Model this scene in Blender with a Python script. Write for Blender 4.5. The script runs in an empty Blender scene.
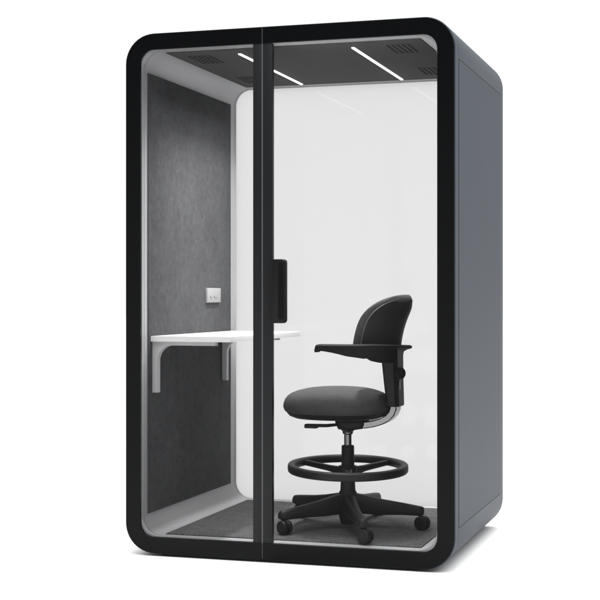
import bpy, bmesh, math
from math import pi, sin, cos, radians, sqrt
from mathutils import Vector, Matrix

sc = bpy.context.scene
COL = sc.collection
W, D, H = 1.416, 1.199, 2.2          # booth: width, depth, height (front bezel spans z 0..H)
GROUND = -0.013
YAW = 0.303

# ------------------------------------------------------------------ helpers
def bsdf_mat(name, color, rough=0.5, metal=0.0, spec=0.5, noise=None, bump=None, coat=0.0, ior=None):
    """Principled material; noise=(scale, amount, detail) varies the colour, bump=(scale, strength, distance)."""
    m = bpy.data.materials.new(name); m.use_nodes = True
    nt = m.node_tree; n = nt.nodes; l = nt.links
    b = n['Principled BSDF']
    b.inputs['Base Color'].default_value = (*color, 1)
    b.inputs['Roughness'].default_value = rough
    b.inputs['Metallic'].default_value = metal
    b.inputs['Specular IOR Level'].default_value = spec
    b.inputs['Coat Weight'].default_value = coat
    tc = None
    if noise or bump:
        tc = n.new('ShaderNodeTexCoord')
    if noise:
        mix = None
        prev = None
        for (s, a, d) in (noise if isinstance(noise[0], tuple) else (noise,)):
            t = n.new('ShaderNodeTexNoise'); t.inputs['Scale'].default_value = s; t.inputs['Detail'].default_value = d
            l.new(tc.outputs['Object'], t.inputs['Vector'])
            r = n.new('ShaderNodeMapRange')
            r.inputs['From Min'].default_value = 0.25; r.inputs['From Max'].default_value = 0.75
            r.inputs['To Min'].default_value = 1 - a; r.inputs['To Max'].default_value = 1 + a
            l.new(t.outputs['Fac'], r.inputs['Value'])
            if prev is None:
                prev = r.outputs['Result']
            else:
                mu = n.new('ShaderNodeMath'); mu.operation = 'MULTIPLY'
                l.new(prev, mu.inputs[0]); l.new(r.outputs['Result'], mu.inputs[1]); prev = mu.outputs[0]
        vm = n.new('ShaderNodeVectorMath'); vm.operation = 'SCALE'
        vm.inputs[0].default_value = color
        l.new(prev, vm.inputs['Scale'])
        l.new(vm.outputs['Vector'], b.inputs['Base Color'])
    if bump:
        t = n.new('ShaderNodeTexNoise'); t.inputs['Scale'].default_value = bump[0]; t.inputs['Detail'].default_value = 3
        l.new(tc.outputs['Object'], t.inputs['Vector'])
        bp = n.new('ShaderNodeBump'); bp.inputs['Strength'].default_value = bump[1]; bp.inputs['Distance'].default_value = bump[2]
        l.new(t.outputs['Fac'], bp.inputs['Height']); l.new(bp.outputs['Normal'], b.inputs['Normal'])
    return m

def glass_mat(name, tint, ior, translucent=0.0, tl_col=(1, 1, 1)):
    m = bpy.data.materials.new(name); m.use_nodes = True
    nt = m.node_tree; n = nt.nodes; l = nt.links
    n.remove(n['Principled BSDF']); out = n['Material Output']
    tr = n.new('ShaderNodeBsdfTransparent'); tr.inputs[0].default_value = (*tint, 1)
    base = tr.outputs[0]
    if translucent > 0:
        tl = n.new('ShaderNodeBsdfTranslucent'); tl.inputs[0].default_value = (*tl_col, 1)
        mx = n.new('ShaderNodeMixShader'); mx.inputs[0].default_value = translucent
        l.new(tr.outputs[0], mx.inputs[1]); l.new(tl.outputs[0], mx.inputs[2]); base = mx.outputs[0]
    gl = n.new('ShaderNodeBsdfGlossy'); gl.inputs['Roughness'].default_value = 0.0
    fr = n.new('ShaderNodeFresnel'); fr.inputs['IOR'].default_value = ior
    mx = n.new('ShaderNodeMixShader')
    l.new(fr.outputs[0], mx.inputs[0]); l.new(base, mx.inputs[1]); l.new(gl.outputs[0], mx.inputs[2])
    l.new(mx.outputs[0], out.inputs['Surface'])
    return m

def emit_mat(name, color, strength):
    m = bpy.data.materials.new(name); m.use_nodes = True
    b = m.node_tree.nodes['Principled BSDF']
    b.inputs['Base Color'].default_value = (*color, 1)
    b.inputs['Emission Color'].default_value = (*color, 1)
    b.inputs['Emission Strength'].default_value = strength
    return m

def finish(name, bm, mats, parent=None, angle=32):
    bmesh.ops.remove_doubles(bm, verts=bm.verts, dist=1e-6)
    bmesh.ops.recalc_face_normals(bm, faces=bm.faces)
    lim = radians(angle)
    for f in bm.faces: f.smooth = True
    for e in bm.edges:
        if len(e.link_faces) == 2:
            e.smooth = e.calc_face_angle(0) < lim
    me = bpy.data.meshes.new(name); bm.to_mesh(me); bm.free()
    for m in (mats if isinstance(mats, (list, tuple)) else [mats]): me.materials.append(m)
    o = bpy.data.objects.new(name, me); COL.objects.link(o)
    if parent: o.parent = parent
    return o

def thing(name, label, cat, loc=(0, 0, 0)):
    o = bpy.data.objects.new(name, None); COL.objects.link(o)
    o.location = loc; o.empty_display_size = 0.1
    o['label'] = label; o['category'] = cat
    return o

def loft(bm, loops, closed_ring=True, closed_path=False, caps=True, mat=0):
    """Skin a list of vertex loops (each a list of coordinates)."""
    vs = [[bm.verts.new(p) for p in lp] for lp in loops]
    n = len(vs[0]); k = len(vs)
    for i in range(k if closed_path else k - 1):
        a, b = vs[i], vs[(i + 1) % k]
        for j in range(n if closed_ring else n - 1):
            f = bm.faces.new((a[j], a[(j + 1) % n], b[(j + 1) % n], b[j])); f.material_index = mat
    if caps and not closed_path:
        for lp in (vs[0], vs[-1]):
            try: bm.faces.new(lp).material_index = mat
            except ValueError: pass
    return vs

def box(bm, x0, x1, y0, y1, z0, z1, bev=0.0, seg=2):
    t = bmesh.new()
    bmesh.ops.create_cube(t, size=1)
    for v in t.verts:
        v.co = Vector((x0 if v.co.x < 0 else x1, y0 if v.co.y < 0 else y1, z0 if v.co.z < 0 else z1))
    if bev > 0:
        bmesh.ops.bevel(t, geom=list(t.edges), offset=bev, segments=seg, affect='EDGES', profile=0.5)
    merge(bm, t)

def merge(bm, t, M=None):
    if M is not None: bmesh.ops.transform(t, matrix=M, verts=t.verts)
    me = bpy.data.meshes.new('tmp'); t.to_mesh(me); t.free()
    bm.from_mesh(me); bpy.data.meshes.remove(me)

def rr(x0, x1, z0, z1, r, seg=10):
    """Rounded rectangle outline as (x, z), counter-clockwise, starting at the lower right corner arc."""
    pts = []
    for cx, cz, a0 in ((x1 - r, z0 + r, -90), (x1 - r, z1 - r, 0), (x0 + r, z1 - r, 90), (x0 + r, z0 + r, 180)):
        for i in range(seg + 1):
            a = radians(a0 + 90 * i / seg)
            pts.append((cx + r * cos(a), cz + r * sin(a)))
    return pts

def prism(bm, pts, axis, a, b, bev=0.0, mat=0):
    """Extrude a polygon; pts are (x,z) for axis 'y', (x,y) for 'z', (y,z) for 'x'."""
    t = bmesh.new()
    def P(p, h):
        return {'y': (p[0], h, p[1]), 'z': (p[0], p[1], h), 'x': (h, p[0], p[1])}[axis]
    lo = [t.verts.new(P(p, a)) for p in pts]; hi = [t.verts.new(P(p, b)) for p in pts]
    n = len(pts)
    for i in range(n): t.faces.new((lo[i], lo[(i + 1) % n], hi[(i + 1) % n], hi[i]))
    t.faces.new(lo); t.faces.new(hi)
    if bev > 0:
        ed = [e for e in t.edges if len(e.link_faces) == 2 and any(len(f.verts) > 4 or n == 4 for f in e.link_faces)]
        bmesh.ops.bevel(t, geom=ed, offset=bev, segments=2, affect='EDGES', profile=0.5)
    for f in t.faces: f.material_index = mat
    merge(bm, t)

def lathe(bm, prof, seg=32, M=None, sx=1.0, sy=1.0):
    """Revolve (r, z) pairs about z."""
    t = bmesh.new()
    loops = []
    for r, z in prof:
        r = max(r, 1e-5)
        loops.append([(r * cos(2 * pi * i / seg) * sx, r * sin(2 * pi * i / seg) * sy, z) for i in range(seg)])
    loft(t, loops)
    merge(bm, t, M)

def frame_between(y):  # rotation taking +z to direction y
    return Vector((0, 0, 1)).rotation_difference(Vector(y).normalized()).to_matrix().to_4x4()

# ------------------------------------------------------------------ materials
M_bezel = bsdf_mat('black_glass_border', (0.0027, 0.0029, 0.0032), rough=0.16, spec=0.08)
M_stile = bsdf_mat('dark_anodised_metal', (0.0075, 0.008, 0.0088), rough=0.38, spec=0.16)
M_seal = bsdf_mat('pale_edge_seal', (0.085, 0.088, 0.092), rough=0.4)
M_gap = bsdf_mat('panel_gap_shadow_seal', (0.006, 0.0065, 0.0075), rough=0.8, spec=0.1)
M_gasket = bsdf_mat('dark_gasket', (0.02, 0.022, 0.025), rough=0.7)
M_shell = bsdf_mat('slate_blue_lacquer', (0.0200, 0.0290, 0.0420), rough=0.5, spec=0.16,
                   noise=((3.0, 0.03, 3), (420.0, 0.03, 2)), bump=(900, 0.04, 0.0006))
M_liner = bsdf_mat('light_grey_liner', (0.30, 0.303, 0.312), rough=0.42, spec=0.35, noise=(2.5, 0.03, 2))
M_felt = bsdf_mat('charcoal_felt', (0.060, 0.0612, 0.064), rough=0.95, spec=0.1,
                  noise=((6.0, 0.13, 6), (34.0, 0.15, 5), (260.0, 0.30, 3)), bump=(700, 0.35, 0.002))
M_ceil = bsdf_mat('dark_ceiling_felt', (0.062, 0.0615, 0.061), rough=0.9, spec=0.15,
                  noise=((9.0, 0.05, 4), (600.0, 0.22, 3)), bump=(700, 0.25, 0.0015))
M_carpet = bsdf_mat('charcoal_carpet', (0.082, 0.0825, 0.084), rough=1.0, spec=0.05,
                    noise=((14.0, 0.14, 5), (170.0, 0.7, 5)), bump=(330, 0.8, 0.004))
M_hole_shade = bsdf_mat('vent_hole_shade', (0.004, 0.004, 0.004), rough=0.9, spec=0.05)  # near-black stands in for the shade inside the holes
M_desk = bsdf_mat('white_laminate', (0.64, 0.64, 0.645), rough=0.35, spec=0.4, noise=(40.0, 0.012, 3))
M_brkt = bsdf_mat('pale_painted_steel', (0.42, 0.42, 0.43), rough=0.4)
M_outlet = bsdf_mat('white_socket_plastic', (0.25, 0.25, 0.255), rough=0.35)
M_slot = bsdf_mat('socket_slot', (0.10, 0.10, 0.10), rough=0.8)
M_handle = bsdf_mat('matt_black_handle', (0.006, 0.006, 0.0065), rough=0.4, spec=0.14)
M_recess_shade = bsdf_mat('handle_recess_shade', (0.002, 0.002, 0.002), rough=0.6, spec=0.1)  # shade of the finger hollow, painted as a near-black inlay
M_glass = glass_mat('clear_glass', (0.932, 0.932, 0.932), 1.16)
M_frost = glass_mat('back_glass', (0.86, 0.86, 0.86), 1.34, translucent=1.0, tl_col=(0.564, 0.563, 0.563))
M_led = emit_mat('led_diffuser', (1.0, 0.99, 0.975), 3.0)
M_plastic = bsdf_mat('black_chair_plastic', (0.0080, 0.0080, 0.0084), rough=0.5, spec=0.20, bump=(500, 0.05, 0.0006))
M_arm = bsdf_mat('matt_armrest', (0.0085, 0.0085, 0.009), rough=0.7, spec=0.10, bump=(900, 0.12, 0.0006))
M_shellp = bsdf_mat('graphite_back_shell', (0.0150, 0.0152, 0.0160), rough=0.5, spec=0.3, bump=(1100, 0.12, 0.0005))
M_fabric = bsdf_mat('dark_grey_weave', (0.040, 0.0405, 0.042), rough=0.95, spec=0.15,
                    noise=((230.0, 0.42, 3), (20.0, 0.06, 3)), bump=(800, 0.5, 0.0015))
M_fabric_lit = bsdf_mat('dark_grey_weave_lit', (0.054, 0.0545, 0.056), rough=0.95, spec=0.15,  # seat weave lightened: light the pad lacks is put into its colour
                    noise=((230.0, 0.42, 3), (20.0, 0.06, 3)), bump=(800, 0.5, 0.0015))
M_piping = bsdf_mat('grey_piping', (0.075, 0.076, 0.078), rough=0.6, spec=0.3)
M_rubber = bsdf_mat('black_caster_tyre', (0.0055, 0.0055, 0.006), rough=0.5, spec=0.2)
M_chrome = bsdf_mat('brushed_chrome', (0.24, 0.24, 0.247), rough=0.26, metal=1.0, noise=(120.0, 0.06, 3))
M_gas = bsdf_mat('dark_chrome_piston', (0.16, 0.16, 0.165), rough=0.22, metal=1.0)

# ------------------------------------------------------------------ setting
bm = bmesh.new()
s = 60.0
f = bm.faces.new([bm.verts.new(p) for p in ((-s, -s, GROUND), (s, -s, GROUND), (s, s, GROUND), (-s, s, GROUND))])
M_floor = bsdf_mat('white_studio_floor', (0.9, 0.9, 0.9), rough=0.9, spec=0.0)
floor = finish('floor', bm, M_floor); floor['kind'] = 'structure'

# ------------------------------------------------------------------ booth
booth = thing('phone_booth', 'slate grey office phone booth with black framed glass front and rounded corners', 'phone booth')
SEG = 12
def ring_loops(bm, sections, outer=(0, W, 0, H), r0=0.125):
    """Loft of rounded rectangles; sections are (y, inset, extra corner radius)."""
    loops = []
    for y, o, r in sections:
        loops.append([(x, y, z) for x, z in rr(outer[0] + o, outer[1] - o, outer[2] + o, outer[3] - o, r, SEG)])
    return loft(bm, loops, closed_path=True)

# outer shell (with a real groove behind the front lip)
bm = bmesh.new()
E = 0.0035                                   # shell stands a little proud of the front panels
R = 0.128
ring_loops(bm, [(0.011, 0.055, 0.08), (0.011, 0.001, R - 0.004), (0.014, -E, R), (0.0815, -E, R), (0.0815, -E + 0.003, R - 0.003),
                (0.0842, -E + 0.003, R - 0.003), (0.0842, -E, R), (D - 0.006, -E, R), (D - 0.002, -E + 0.0015, R - 0.0015), (D, -E + 0.006, R - 0.005),
                (D, 0.055, 0.08)])
shell = finish('shell', bm, M_shell, booth, angle=40)

# side panels: flush panels marked off by a thin dark gap
def side_gap(x, sgn):
    bm = bmesh.new()
    y0, y1, z0, z1, g = 0.0842, 1.1245, 0.155, 2.043, 0.0028
    xx = (x - sgn * 0.004, x + sgn * 0.0004)
    a, b = min(xx), max(xx)
    loops = []
    for (xa, o) in ((a, 0), (b, 0), (b, g), (a, g)):
        loops.append([(xa, y0 + o, z0 + o), (xa, y1 - o, z0 + o), (xa, y1 - o, z1 - o), (xa, y0 + o, z1 - o)])
    loft(bm, loops, closed_path=True)
    return finish('panel_gap', bm, M_gap, booth)
side_gap(W + E, 1); side_gap(-E, -1)
for x, sgn in ((W + E, 1), (-E, -1)):
    bm = bmesh.new()
    a, b = sorted((x - sgn * 0.003, x + sgn * 0.0008))
    box(bm, a, b, 0.0842 + 0.003, 1.1245 - 0.003, 0.155 + 0.003, 2.043 - 0.003)
    finish('side_panel', bm, M_shell, booth)

# recessed plinth under the booth
bm = bmesh.new()
box(bm, 0.16, W - 0.16, 0.03, D - 0.03, GROUND + 0.0005, 0.004)
finish('plinth', bm, M_gasket, booth)

# interior liner with a seal groove near the front
LI, LR = 0.07, 0.085
bm = bmesh.new()
ring_loops(bm, [(0.013, 0.0585, 0.075), (0.013, LI, LR), (0.031, LI, LR), (0.031, LI - 0.004, LR + .004), (0.036, LI - 0.004, LR + .004), (0.036, LI, LR),
                (1.160, LI, LR), (1.163, LI + 0.003, LR - 0.003), (1.176, LI + 0.003, LR - 0.003), (1.176, 0.0585, 0.075)])
finish('liner', bm, M_liner, booth, angle=40)

# felt walls, ceiling panel, carpet
Y0, Y1 = 0.068, 1.092
bm = bmesh.new(); box(bm, 0.060, LI + 0.005, Y0, Y1, 0.155, 2.046, 0.0015); finish('wall_panel', bm, M_felt, booth)
bm = bmesh.new(); box(bm, W - LI - 0.005, W - 0.060, Y0, Y1, 0.155, 2.046, 0.0015); finish('wall_panel', bm, M_felt, booth)
CZ = H - LI - 0.004
bm = bmesh.new(); box(bm, 0.156, W - 0.150, Y0, Y1, CZ, H - 0.060, 0.001); finish('ceiling_panel', bm, M_ceil, booth)
bm = bmesh.new(); box(bm, 0.156, W - 0.146, Y0, Y1 + 0.012, 0.060, 0.075, 0.002); finish('carpet', bm, M_carpet, booth)

# back glass
bm = bmesh.new()
lp = rr(LI - 0.006, W - LI + 0.006, LI - 0.006, H - LI + 0.006, 0.085, SEG)
bm.faces.new([bm.verts.new((x, 1.1775, z)) for x, z in lp])
finish('back_glass', bm, M_frost, booth)

# air vents: one plate each, its holes drawn as dark discs
def vent(x0, x1, y0, y1, nx, ny):
    bm = bmesh.new(); z = CZ - 0.0009
    dx, dy = (x1 - x0) / nx, (y1 - y0) / ny
    for i in range(nx):
        for j in range(ny):
            cx, cy = x0 + (i + .5) * dx, y0 + (j + .5) * dy
            sq, oc, op = [], [], []
            for k in range(8):
                a = radians(45 * k)
                m = max(abs(cos(a)), abs(sin(a)))
                sq.append(bm.verts.new((cx + cos(a) / m * dx / 2, cy + sin(a) / m * dy / 2, z)))
                oc.append(bm.verts.new((cx + cos(a) * 0.0076, cy + sin(a) * 0.0130, z)))
                op.append(bm.verts.new((cx + cos(a) * 0.0076, cy + sin(a) * 0.0130, z + 0.0003)))
            for k in range(8):
                q = (k + 1) % 8
                bm.faces.new((sq[k], sq[q], oc[q], oc[k]))
                bm.faces.new((oc[k], oc[q], op[q], op[k])).material_index = 1
            bm.faces.new(op).material_index = 1
    o = finish('air_vent', bm, [M_ceil, M_hole_shade], booth)
    return o
for vy0, vy1 in ((0.160, 0.360), (0.765, 0.965)):
    for vx0, vx1 in ((0.212, 0.322), (W - 0.322, W - 0.212)):
        vent(vx0, vx1, vy0, vy1, 5, 6)
# the vent plate hangs just under the panel; its wells are almost flush
# LED strips
for lx in (0.455, 0.957):
    bm = bmesh.new(); box(bm, lx - 0.0064, lx + 0.0064, 0.165, 1.062, CZ - 0.004, CZ + 0.004, 0.0015)
    finish('light_strip', bm, M_led, booth)
    for en, sp in ((6.5, 138), (15.5, 108)):          # the strip's wide glow and its main downward beam
        la = bpy.data.lights.new('led_lamp', 'AREA'); la.shape = 'RECTANGLE'; la.size = 0.06; la.size_y = 0.89
        la.energy = en; la.color = (1.0, 0.99, 0.98); la.spread = radians(sp)
        lo = bpy.data.objects.new('led_lamp', la); COL.objects.link(lo); lo.location = (lx, 0.614, CZ - 0.006)

# front: fixed panel (left) and door (right)
SPL_L, SPL_R = 0.6112, 0.6154
MULL_L, MULL_R = 0.573, 0.657
BO, BI = 0.0675, 0.0675
def half_outline(x_edge, left, o, r):
    """Open outline from the split, round two corners, back to the split."""
    pts = rr(o, W - o, o, H - o, r, SEG)
    n = SEG + 1
    if left:   # upper-left + lower-left corners
        pts = pts[2 * n:4 * n]
        return [(x_edge, H - o)] + pts + [(x_edge, o)]
    pts = pts[0:2 * n]
    return [(x_edge, o)] + pts + [(x_edge, H - o)]
def half_bezel(parent, x_edge, left):
    bm = bmesh.new()
    loops = []
    b = 0.0012
    for y, o, r in ((b, 0.0, 0.125), (0.0, b, 0.124), (0.0, BI - b, 0.060), (b, BI, 0.059), (0.0098, BI, 0.059), (0.0098, 0.0, 0.125)):
        loops.append([(x, y, z) for x, z in half_outline(x_edge, left, o, r)])
    vs = loft(bm, loops, closed_ring=False, closed_path=True)
    for k in (0, -1):
        bm.faces.new([lp[k] for lp in vs])
    return finish('frame', bm, M_bezel, parent, angle=40)

def stub(name, x0, x1, parent):
    bm = bmesh.new(); box(bm, x0, x1, 0.0025, 0.028, BI + 0.0005, H - BI - 0.0005, 0.0015)
    return finish(name, bm, M_stile, parent)

fp = half_bezel(booth, SPL_L, True); fp.name = 'fixed_panel'
stub('stile', MULL_L, SPL_L, fp)
def pane(x0, x1, parent):
    bm = bmesh.new()
    z0, z1 = BI - 0.01, H - BI + 0.01
    left = x0 < 0.3
    P = rr(x0, x1, z0, z1, 0.055, SEG); n = SEG + 1
    if left: P = [(x1, z0), (x1, z1)] + P[2 * n:4 * n]
    else: P = P[0:2 * n] + [(x0, z1), (x0, z0)]
    bm.faces.new([bm.verts.new((x, 0.0112, z)) for x, z in P])
    return finish('glass', bm, M_glass, parent)
pane(BI - 0.01, MULL_L + 0.002, fp)
dr = half_bezel(booth, SPL_R, False); dr.name = 'door'
stub('stile', SPL_R, MULL_R, dr)
pane(MULL_R - 0.002, W - BI + 0.01, dr)
bm = bmesh.new(); box(bm, SPL_L + 0.0002, SPL_R - 0.0002, 0.0035, 0.027, 0.003, H - 0.003)
finish('edge_seal', bm, M_seal, dr)

# door handle: rounded plate with the finger recess shown by a dark inlay
bm = bmesh.new()
hx0, hx1, hz0, hz1 = 0.658, 0.722, 0.977, 1.240
lo = [(0.004, 0.0), (-0.026, 0.0), (-0.030, 0.002), (-0.031, 0.006)]
loops = []
for y, o in lo:
    loops.append([(x, y, z) for x, z in rr(hx0 + o, hx1 - o, hz0 + o, hz1 - o, 0.014 - min(o, .006), 6)])
loft(bm, loops)
hd = finish('handle', bm, M_handle, dr)
bm = bmesh.new()
prism(bm, rr(hx0 + 0.036, hx1 - 0.005, hz0 + 0.016, hz1 - 0.016, 0.006, 4), 'y', -0.0318, -0.028)
finish('finger_recess_shade', bm, M_recess_shade, hd)

# desk with two brackets on the felt wall
DX0, DX1, DY0, DY1, DZ0, DZ1 = LI + 0.006, 0.445, 0.090, 1.075, 0.8925, 0.9165
bm = bmesh.new()
P = []
for cx, cy, a0, r in ((DX1 - 0.006, DY0 + 0.006, -90, 0.006), (DX1 - 0.006, DY1 - 0.006, 0, 0.006)):
    for i in range(6):
        a = radians(a0 + 90 * i / 5); P.append((cx + r * cos(a), cy + r * sin(a)))
P += [(DX0, DY1), (DX0, DY0)]
prism(bm, P, 'z', DZ0, DZ1, bev=0.002)
desk = finish('desk', bm, M_desk, booth)
def bracket(y0, y1, zb):
    bm = bmesh.new()
    bx0, bx1, t = LI + 0.0055, LI + 0.029, 0.016
    zt = DZ0 - 0.0005
    P = [(bx0, zb), (bx1, zb)]
    rad = 0.068
    for i in range(11):
        a = radians(180 - 90 * i / 10)
        P.append((bx1 + rad + rad * cos(a), zt - t - rad + rad * sin(a)))
    P += [(0.366, zt - t), (0.366, zt), (bx0, zt)]
    prism(bm, P, 'y', y0, y1, bev=0.0012)
    return finish('bracket', bm, M_brkt, desk)
bracket(0.108, 0.140, 0.672); bracket(0.965, 0.995, 0.676)

# power outlet
bm = bmesh.new()
box(bm, LI + 0.004, LI + 0.016, 0.742, 0.922, 1.058, 1.128, 0.003)
ou = finish('power_outlet', bm, M_outlet, booth)
def slot(y, z, ang, L=0.016):
    bm = bmesh.new()
    t = bmesh.new(); bmesh.ops.create_cube(t, size=1)
    merge(bm, t, Matrix.Translation((LI + 0.0162, y, z)) @ Matrix.Rotation(radians(ang), 4, 'X') @ Matrix.Diagonal((0.002, 0.0045, L, 1)))
    return finish('socket_slot', bm, M_slot, ou)
for yc in (0.788, 0.842):
    slot(yc - 0.009, 1.084, 24, .014); slot(yc + 0.009, 1.080, -24, .009)

# ------------------------------------------------------------------ chair (faces -x, towards the desk)
CX, CY, FZ = 0.858, 0.447, 0.0755
chair = thing('office_chair', 'tall black swivel chair with dark grey seat, foot ring and five casters, inside the booth', 'chair', (CX, CY, FZ))
def Z(z): return z - FZ
S_ = 1.0
RV = Vector((cos(YAW), sin(YAW), 0)); FV = Vector((-sin(YAW), cos(YAW), 0))
STR = 1.27                                       # base and foot ring are a little longer than wide
def gp(a, r):                                   # ground-plan point at angle a, radius r
    return RV * cos(a) * r + FV * sin(a) * r * STR

# base hub
bm = bmesh.new()
lathe(bm, [(0, .092), (.030, .092), (.033, .10), (.040, .13), (.046, .165), (.046, .205), (.041, .225), (.034, .238), (0, .238)], 40)
for v in bm.verts: v.co.z -= FZ
finish('base_hub', bm, M_plastic, chair)
# star legs
TH0 = radians(206.7)
def leg_mesh(a):
    bm = bmesh.new()
    d = gp(a, 1.0); L = d.length * 0.332; d.normalize(); n = Vector((-d.y, d.x, 0))
    loops = []
    for t, w, zt, zb in ((0.028, .030, .226, .138), (0.07, .029, .219, .139), (0.15, .0255, .203, .137), (0.24, .0225, .190, .139), (L - .022, .021, .178, .137),
                         (L - .006, .0195, .175, .138), (L, .016, .170, .142)):
        h = zt - zb; b = 0.006
        prof = [(-w, zb + b * 1.2), (-w + b, zb), (w - b, zb), (w, zb + b * 1.2), (w * .86, zt - b * 1.6), (w * .86 - b, zt - b * .3), (w * .3, zt), (-w * .3, zt), (-w * .86 + b, zt - b * .3), (-w * .86, zt - b * 1.6)]
        loops.append([tuple(d * t + n * s + Vector((0, 0, Z(z)))) for s, z in prof])
    loft(bm, loops)
    return finish('leg', bm, M_plastic, chair, angle=50)
HEAD = [radians(x) for x in (-35, -20, -30, -50, 0)]      # where each caster trails
for i in range(5):
    a = TH0 + i * 2 * pi / 5
    leg_mesh(a)
    p = gp(a, 0.316)
    hdir = Vector((cos(HEAD[i]), sin(HEAD[i]), 0)); ax = Vector((-hdir.y, hdir.x, 0))
    c = p + hdir * 0.012
    bm = bmesh.new()
    lathe(bm, [(0, .098), (.0125, .098), (.0125, .112), (.0085, .116), (.0085, .145), (0, .145)], 20, Matrix.Translation((p.x, p.y, -FZ)))
    # fork hood: arc plate between the wheels and over them
    t = bmesh.new(); loops = []
    for k in range(13):
        an = radians(-20 + 170 * k / 12)
        rad_o, rad_i = 0.0305, 0.012
        q = c + hdir * (-cos(an)) * 0
        rows = []
        for (rr_, s) in ((rad_i, -.004), (rad_o, -.004), (rad_o, .004), (rad_i, .004)):
            v = c + (-hdir) * cos(an) * rr_ + ax * s
            rows.append((v.x, v.y, 0.0305 + sin(an) * rr_))
        loops.append(rows)
    loft(t, loops); merge(bm, t)
    cs = finish('caster', bm, M_plastic, chair)
    for sgn in (-1, 1):
        bm = bmesh.new()
        Mx = Matrix.Translation((c.x + ax.x * sgn * .0145, c.y + ax.y * sgn * .0145, 0.0302)) @ frame_between(ax * sgn)
        lathe(bm, [(0, -.0095), (.026, -.0095), (.029, -.008), (.0300, -.005), (.0300, .003), (.0285, .0072), (.025, .0095), (.0225, .0098), (.0212, .0088), (.011, .0078), (.0095, .0098), (0, .0102)], 32, Mx)
        finish('wheel', bm, M_rubber, cs)

# column, gas lift
bm = bmesh.new()
lathe(bm, [(0, .236), (.0335, .236), (.0325, .262), (.0300, .30), (.0285, .345), (.0278, .43), (.0265, .4345), (.0185, .4365), (0, .4365)], 36)
for v in bm.verts: v.co.z -= FZ
finish('column', bm, M_plastic, chair)
bm = bmesh.new()
lathe(bm, [(0, .4366), (.0165, .4366), (.0165, .482), (.0225, .486), (.024, .495), (.031, .504), (.031, .51), (0, .51)], 32)
for v in bm.verts: v.co.z -= FZ
finish('gas_lift', bm, M_gas, chair)

# foot ring with three spokes
bm = bmesh.new(); loops = []
RR = 0.249; rz = 0.338; STR = 1.38
for i in range(96):
    a = 2 * pi * i / 96
    lp = []
    for k in range(12):
        q = 2 * pi * k / 12
        sx = (abs(cos(q)) ** .55) * (1 if cos(q) > 0 else -1); sz = (abs(sin(q)) ** .55) * (1 if sin(q) > 0 else -1)
        p = gp(a, RR + 0.0155 * sx); lp.append((p.x, p.y, Z(rz + 0.0185 * sz)))
    loops.append(lp)
loft(bm, loops, closed_path=True)
ringo = finish('foot_ring', bm, M_plastic, chair, angle=50)
bm = bmesh.new()
lathe(bm, [(.0270, .300), (.0385, .300), (.0405, .306), (.0405, .340), (.0385, .346), (.0270, .346)], 36)
for v in bm.verts: v.co.z -= FZ
finish('ring_collar', bm, M_plastic, ringo)
for ad in (38, 142, 270):
    bm = bmesh.new(); a = radians(ad); d = gp(a, 1); n = Vector((-d.y, d.x, 0)).normalized(); loops = []
    for r, w, zc, hh in ((.034, .017, .319, .018), (.10, .0125, .325, .0125), (RR - .010, .011, .336, .0115)):
        p = gp(a, r); b = .004
        prof = [(-w, -hh + b), (-w + b, -hh), (w - b, -hh), (w, -hh + b), (w, hh - b), (w - b, hh), (-w + b, hh), (-w, hh - b)]
        loops.append([tuple(p + n * s + Vector((0, 0, Z(zc + h)))) for s, h in prof])
    loft(bm, loops); finish('spoke', bm, M_plastic, ringo, angle=50)

# seat
def superloop(ax_, ay, ex, z, n=72, cx=0.0):
    out = []
    for i in range(n):
        a = 2 * pi * i / n
        c_, s_ = cos(a), sin(a)
        out.append((cx + ax_ * (abs(c_) ** (2 / ex)) * (1 if c_ >= 0 else -1), ay * (abs(s_) ** (2 / ex)) * (1 if s_ >= 0 else -1), z))
    return out
bm = bmesh.new(); loops = []
SCX = -0.045
for sca, z in ((.02, .574), (.70, .572), (.90, .577), (.965, .586), (.992, .598), (1.0, .612), (.993, .627), (.970, .642), (.925, .656), (.85, .668), (.74, .677), (.60, .684), (.42, .688), (.22, .690), (.02, .6905)):
    lp = superloop(.236 * sca, .226 * sca, 2.35, 0, cx=SCX)
    out = []
    for x, y, _ in lp:
        t = (x - SCX) / .236                      # -1 front .. +1 rear
        zz = z - 0.010 * max(0, t) ** 2 * (1 if z > .6 else .2) - 0.007 * max(0, -t) ** 3 * (1 if z > .6 else 0)
        zz += 0.004 * (abs(y) / .226) ** 2 * (1 if z > .64 else 0)
        out.append((x, y, Z(zz)))
    loops.append(out)
loft(bm, loops)
seat = finish('seat', bm, M_fabric, chair, angle=60)
bm = bmesh.new(); loops = []
for sca, z in ((.02, .552), (.62, .552), (.78, .556), (.885, .566), (.93, .578), (.925, .583), (.60, .586), (.02, .586)):
    loops.append([(x, y, Z(zz)) for x, y, zz in superloop(.236 * sca, .226 * sca, 2.35, z, cx=SCX)])
loft(bm, loops); finish('seat_pan', bm, M_plastic, seat, angle=50)

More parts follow.
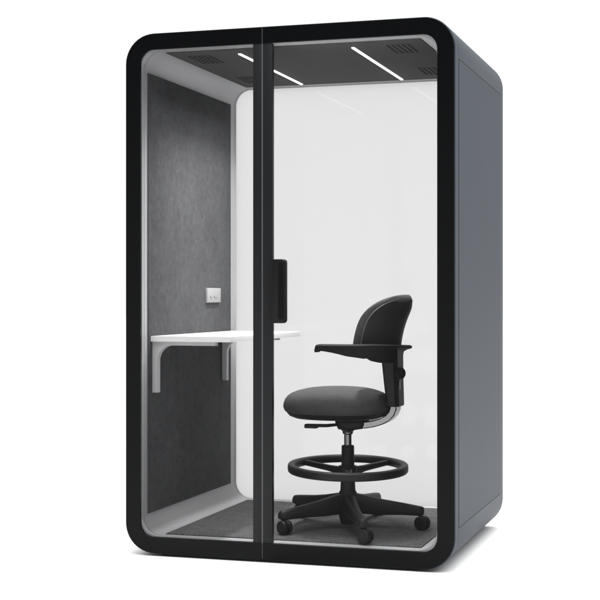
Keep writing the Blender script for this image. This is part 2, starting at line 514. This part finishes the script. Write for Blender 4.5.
# tilt mechanism and lever
bm = bmesh.new()
loops = []
for x, w, z0, z1 in ((-.045, .045, .530, .553), (-.03, .056, .508, .553), (.03, .058, .505, .553), (.075, .052, .512, .553), (.085, .046, .52, .549)):
    b = .007
    loops.append([(x, y, Z(z)) for y, z in ((-w, z0 + b), (-w + b, z0), (w - b, z0), (w, z0 + b), (w, z1 - b), (w - b, z1), (-w + b, z1), (-w, z1 - b))])
loft(bm, loops)
mech = finish('tilt_mechanism', bm, M_plastic, chair, angle=50)
bm = bmesh.new()
P = [(-.158, -.120), (-.150, -.128), (-.075, -.128), (-.058, -.118), (-.030, -.050), (-.052, -.050), (-.070, -.094), (-.150, -.096), (-.158, -.104)]
prism(bm, P, 'z', Z(.522), Z(.534), bev=.003)
prism(bm, [(-.160, -.130), (-.110, -.130), (-.104, -.124), (-.104, -.100), (-.160, -.100)], 'z', Z(.516), Z(.5345), bev=.004)
finish('lever', bm, M_plastic, mech, angle=50)

# chrome back support bar
bm = bmesh.new(); loops = []
ctr = [(.060, .527), (.090, .529), (.125, .535), (.160, .546), (.188, .561), (.206, .580), (.214, .600), (.2155, .640)]
for i, (x, z) in enumerate(ctr):
    a = Vector(ctr[max(0, i - 1)]); b2 = Vector(ctr[min(len(ctr) - 1, i + 1)]); t = (b2 - a).normalized(); nn = Vector((t.y, -t.x))
    w, h, b = .046, .0145, .004
    prof = [(-w, -h + b), (-w + b, -h), (w - b, -h), (w, -h + b), (w, h - b), (w - b, h), (-w + b, h), (-w, h - b)]
    loops.append([(x + nn.x * q, s, Z(z + nn.y * q)) for s, q in prof])
loft(bm, loops); bar = finish('support_bar', bm, M_chrome, chair, angle=40)

# back post with height knob
bm = bmesh.new(); loops = []
for z, x0, x1, w in ((.612, .190, .240, .060), (.616, .187, .242, .063), (.72, .176, .238, .067), (.83, .165, .236, .070), (.862, .164, .236, .070)):
    b = .010
    loops.append([(x, y, Z(z)) for x, y in ((x0, -w + b), (x0 + b, -w), (x1 - b * 1.6, -w), (x1, -w + b * 1.6), (x1, w - b * 1.6), (x1 - b * 1.6, w), (x0 + b, w), (x0, w - b))])
loft(bm, loops)
post = finish('back_post', bm, M_plastic, chair, angle=30)
bm = bmesh.new()
kd = Vector((.80, -.60, 0)).normalized()
lathe(bm, [(0, -.012), (.012, -.012), (.012, .010), (.0225, .011), (.026, .015), (.026, .026), (.0235, .030), (.008, .0315), (0, .0315)], 28,
      Matrix.Translation((.232, -.046, Z(.757))) @ frame_between(kd))
finish('knob', bm, M_plastic, post)
bm = bmesh.new(); box(bm, .2385, .2418, -.034, -.026, Z(.685), Z(.745), .0008)
for v in bm.verts: v.co.x -= 0.004 * 0
finish('slider_slot', bm, M_gas, post)

# armrests: one U-shaped loop behind the back
def arc_path():
    pts = []
    hw, xr, rad = .232, .246, .155
    pts += [(-.073, -hw), (-.060, -hw), (-.038, -hw), (-.005, -hw), (.034, -hw), (.062, -hw)]
    for i in range(1, 12):
        a = radians(-90 + 90 * i / 12); pts.append((xr - rad + rad * cos(a), -hw + rad + rad * sin(a)))
    pts += [(xr, -.055), (xr, 0)]
    return pts + [(x, -y) for x, y in reversed(pts[:-1])]
def arm_dz(y): return .010 - .042 * y
path = arc_path(); bm = bmesh.new(); loops = []
n = len(path)
for i, (x, y) in enumerate(path):
    a = Vector(path[max(0, i - 1)]); b2 = Vector(path[min(n - 1, i + 1)]); t = (b2 - a).normalized(); nn = Vector((t.y, -t.x))   # outward
    k = min(i, n - 1 - i)
    # half width, thickness by distance along the arm
    w = [.024, .031, .035, .036, .036, .035][k] if k < 6 else max(.021, .034 - .0022 * (k - 5))
    th = [.026, .028, .030, .035, .043, .050][k] if k < 6 else [.057, .061, .058, .049, .037, .027, .021, .018, .017, .017, .017, .017, .017][min(k - 6, 12)]
    zt = .8655 + (-.004 if k == 0 else 0) + (.0 if k < 6 else min(.002, .0006 * (k - 5)))
    prof = [(-w, zt - .006), (-w + .004, zt - .0015), (-w * .5, zt), (w * .5, zt), (w - .004, zt - .0015), (w, zt - .006), (w * .92, zt - .013), (w * .55, zt - th), (-w * .55, zt - th), (-w * .92, zt - .013)]
    loops.append([(x + nn.x * s + 0, y + nn.y * s, Z(z + arm_dz(y))) for s, z in prof])
loft(bm, loops)
arm = finish('armrest', bm, M_arm, chair, angle=50)
# drop tips at the arm ends and the bulge that carries the loop on the post
for sg in (-1, 1):
    bm = bmesh.new(); loops = []
    for z, w, x0, x1 in ((.858, .027, -.073, -.045), (.846, .025, -.077, -.053), (.834, .022, -.079, -.063), (.831, .018, -.077, -.066)):
        y = sg * .232
        z += arm_dz(y); 
        loops.append([(x0, y - w * .8, Z(z)), (x0 + .004, y - w, Z(z)), (x1, y - w, Z(z)), (x1, y + w, Z(z)), (x0 + .004, y + w, Z(z)), (x0, y + w * .8, Z(z))])
    loft(bm, loops); finish('arm_tip', bm, M_arm, arm, angle=50)
bm = bmesh.new(); loops = []
for z, x0, x1, w in ((.862, .075, .232, .205), (.845, .084, .232, .200), (.826, .098, .230, .182), (.811, .120, .228, .152), (.803, .150, .222, .112), (.800, .175, .215, .075)):
    lp = []
    for i in range(40):
        a = 2 * pi * i / 40; c_, s_ = cos(a), sin(a); ex = 2 / 2.6
        lp.append(((x0 + x1) / 2 + (x1 - x0) / 2 * abs(c_) ** ex * (1 if c_ >= 0 else -1), w * abs(s_) ** ex * (1 if s_ >= 0 else -1), Z(z)))
    loops.append(lp)
loft(bm, loops); finish('arm_bracket', bm, M_arm, arm, angle=50)

# backrest: curved plastic shell with an upholstered pad on the inside
def spine(z):
    t = (z - .85) / .25
    return .2345 + .012 * t + .075 * t * t
def back_pt(u, v, off, grow=0.0):
    z0, z1 = .845, 1.084 + grow
    hw0 = .194 + grow
    z = z0 + (z1 - z0) * v
    q = max(0.0, (v - .34) / .66)
    h = hw0 * (1 - q ** 3.9) ** (1 / 3.3) if q < 1 else 0.0
    y = u * h
    sag = 3.6
    x = spine(z) - sag * y * y - .026 * max(0.0, (v - .72) / .28) ** 2.6
    nx, ny = 1.0, 2 * sag * y
    l = sqrt(nx * nx + ny * ny)
    return (x - off * nx / l, y - off * ny / l, Z(z))
def back_sheet(bm, off_out, off_in, grow, edge):
    NU, NV = 41, 40
    us = [sin(pi / 2 * (-1 + 2 * i / (NU - 1))) for i in range(NU)]
    vs_ = [1 - (1 - j / (NV - 1)) ** 2.6 for j in range(NV)]
    vs_[-1] = .9997
    grid = {}
    for side, off in ((0, off_out), (1, off_in)):
        for j, v in enumerate(vs_):
            for i, u in enumerate(us):
                k = 1.0
                if side == 1 and edge:            # pad tapers to its rim
                    d = min(1 - abs(u), (1 - v) * 2.2); k = min(1, max(0, d / .16)) ** .5
                o = off_out + (off - off_out) * (edge + (1 - edge) * k if edge else 1)
                if side == 0 and edge:            # and rounds off behind it too
                    d = min((1 - abs(u)) * 1.2, (1 - v) * 1.2)
                    o += .016 * (1 - min(1, max(0, d / .14)) ** .5)
                grid[side, j, i] = bm.verts.new(back_pt(u, v, o, grow))
    for j in range(NV - 1):
        for i in range(NU - 1):
            for side in (0, 1):
                bm.faces.new((grid[side, j, i], grid[side, j, i + 1], grid[side, j + 1, i + 1], grid[side, j + 1, i]))
    rim = [(j, 0) for j in range(NV)] + [(NV - 1, i) for i in range(1, NU)] + [(j, NU - 1) for j in range(NV - 2, -1, -1)] + [(0, i) for i in range(NU - 2, 0, -1)]
    for a, b in zip(rim, rim[1:] + rim[:1]):
        bm.faces.new((grid[0, a[0], a[1]], grid[0, b[0], b[1]], grid[1, b[0], b[1]], grid[1, a[0], a[1]]))
bm = bmesh.new(); back_sheet(bm, 0.0, 0.007, -0.008, 0)
back = finish('backrest', bm, M_shellp, chair, angle=50)
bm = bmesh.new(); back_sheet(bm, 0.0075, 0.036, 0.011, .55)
finish('back_pad', bm, M_fabric_lit, back, angle=60)

# piping along the seam between shell and pad
bm = bmesh.new(); loops = []
vv = [1 - (1 - j / 39) ** 2.6 for j in range(39)] + [.9995]
rim = [Vector(back_pt(-1, v, .003, -.0065)) for v in vv] + [Vector(back_pt(1, v, .003, -.0065)) for v in reversed(vv)]
for i, c in enumerate(rim):
    t = (rim[min(i + 1, len(rim) - 1)] - rim[max(i - 1, 0)]).normalized()
    a1 = t.cross(Vector((1, 0, .3))).normalized(); a2 = t.cross(a1)
    loops.append([tuple(c + (a1 * cos(2 * pi * k / 8) + a2 * sin(2 * pi * k / 8)) * .0030) for k in range(8)])
loft(bm, loops); finish('piping', bm, M_piping, back, angle=60)

# ------------------------------------------------------------------ light: a bright white studio, darker behind the camera
LB, LF, LU = 1.03, 0.075, 2.3
wd = bpy.data.worlds.new('World'); sc.world = wd; wd.use_nodes = True
nt = wd.node_tree; nn_ = nt.nodes; ll = nt.links
bg = nn_['Background']
tc = nn_.new('ShaderNodeTexCoord')
def dotn(vec):
    d = nn_.new('ShaderNodeVectorMath'); d.operation = 'DOT_PRODUCT'; d.inputs[1].default_value = vec
    ll.new(tc.outputs['Generated'], d.inputs[0]); return d.outputs['Value']
def ramp(val, a, b, c, e):
    r = nn_.new('ShaderNodeMapRange'); r.interpolation_type = 'SMOOTHSTEP'
    for k, q in (('From Min', a), ('From Max', b), ('To Min', c), ('To Max', e)): r.inputs[k].default_value = q
    ll.new(val, r.inputs['Value']); return r.outputs['Result']
fwd = dotn((-sin(YAW), cos(YAW), 0)); upv = dotn((0, 0, 1))
RA = (-0.75, 0.35); RU = (0.35, 0.85)
low = ramp(upv, -0.02, 0.24, 1.0, LF)                 # the white floor fades into the dark studio
fm = nn_.new('ShaderNodeMix'); fm.data_type = 'FLOAT'
ll.new(ramp(fwd, RA[0], RA[1], 0.0, 1.0), fm.inputs['Factor']); ll.new(low, fm.inputs['A']); fm.inputs['B'].default_value = LB
front = fm.outputs['Result']
upf = ramp(upv, RU[0], RU[1], 0.0, 1.0)
mx = nn_.new('ShaderNodeMix'); mx.data_type = 'FLOAT'
ll.new(upf, mx.inputs['Factor']); ll.new(front, mx.inputs['A']); mx.inputs['B'].default_value = LU
ll.new(mx.outputs['Result'], bg.inputs['Strength'])
bg.inputs['Color'].default_value = (1, 1, 1, 1)
wd.cycles.sampling_method = 'MANUAL'; wd.cycles.sample_map_resolution = 512

# large soft overhead key
la = bpy.data.lights.new('softbox', 'AREA'); la.shape = 'RECTANGLE'; la.size = 4.6; la.size_y = 4.6
la.energy = 215; la.color = (1, 1, 1)
lo = bpy.data.objects.new('softbox', la); COL.objects.link(lo)
lo.location = (1.6, -0.7, 4.9)
lo.rotation_euler = (Vector((0.7, 0.6, 0.6)) - Vector(lo.location)).to_track_quat('-Z', 'Y').to_euler()

# ------------------------------------------------------------------ camera
cam = bpy.data.cameras.new('camera'); co = bpy.data.objects.new('camera', cam); COL.objects.link(co)
co.location = (2.4852, -5.4613, 1.0831); co.rotation_euler = (pi / 2, 0, YAW)
cam.sensor_width = 36; cam.sensor_fit = 'HORIZONTAL'; cam.lens = 1396.88 * 36 / 600
cam.shift_y = -2.643 / 600
cam.clip_start = 0.05; cam.clip_end = 500
sc.camera = co

sc.view_settings.view_transform = 'Standard'; sc.view_settings.look = 'None'
sc.view_settings.exposure = 0; sc.view_settings.gamma = 1
sc.cycles.use_denoising = True
sc.cycles.max_bounces = 12; sc.cycles.transparent_max_bounces = 16
sc.cycles.sample_clamp_indirect = 6
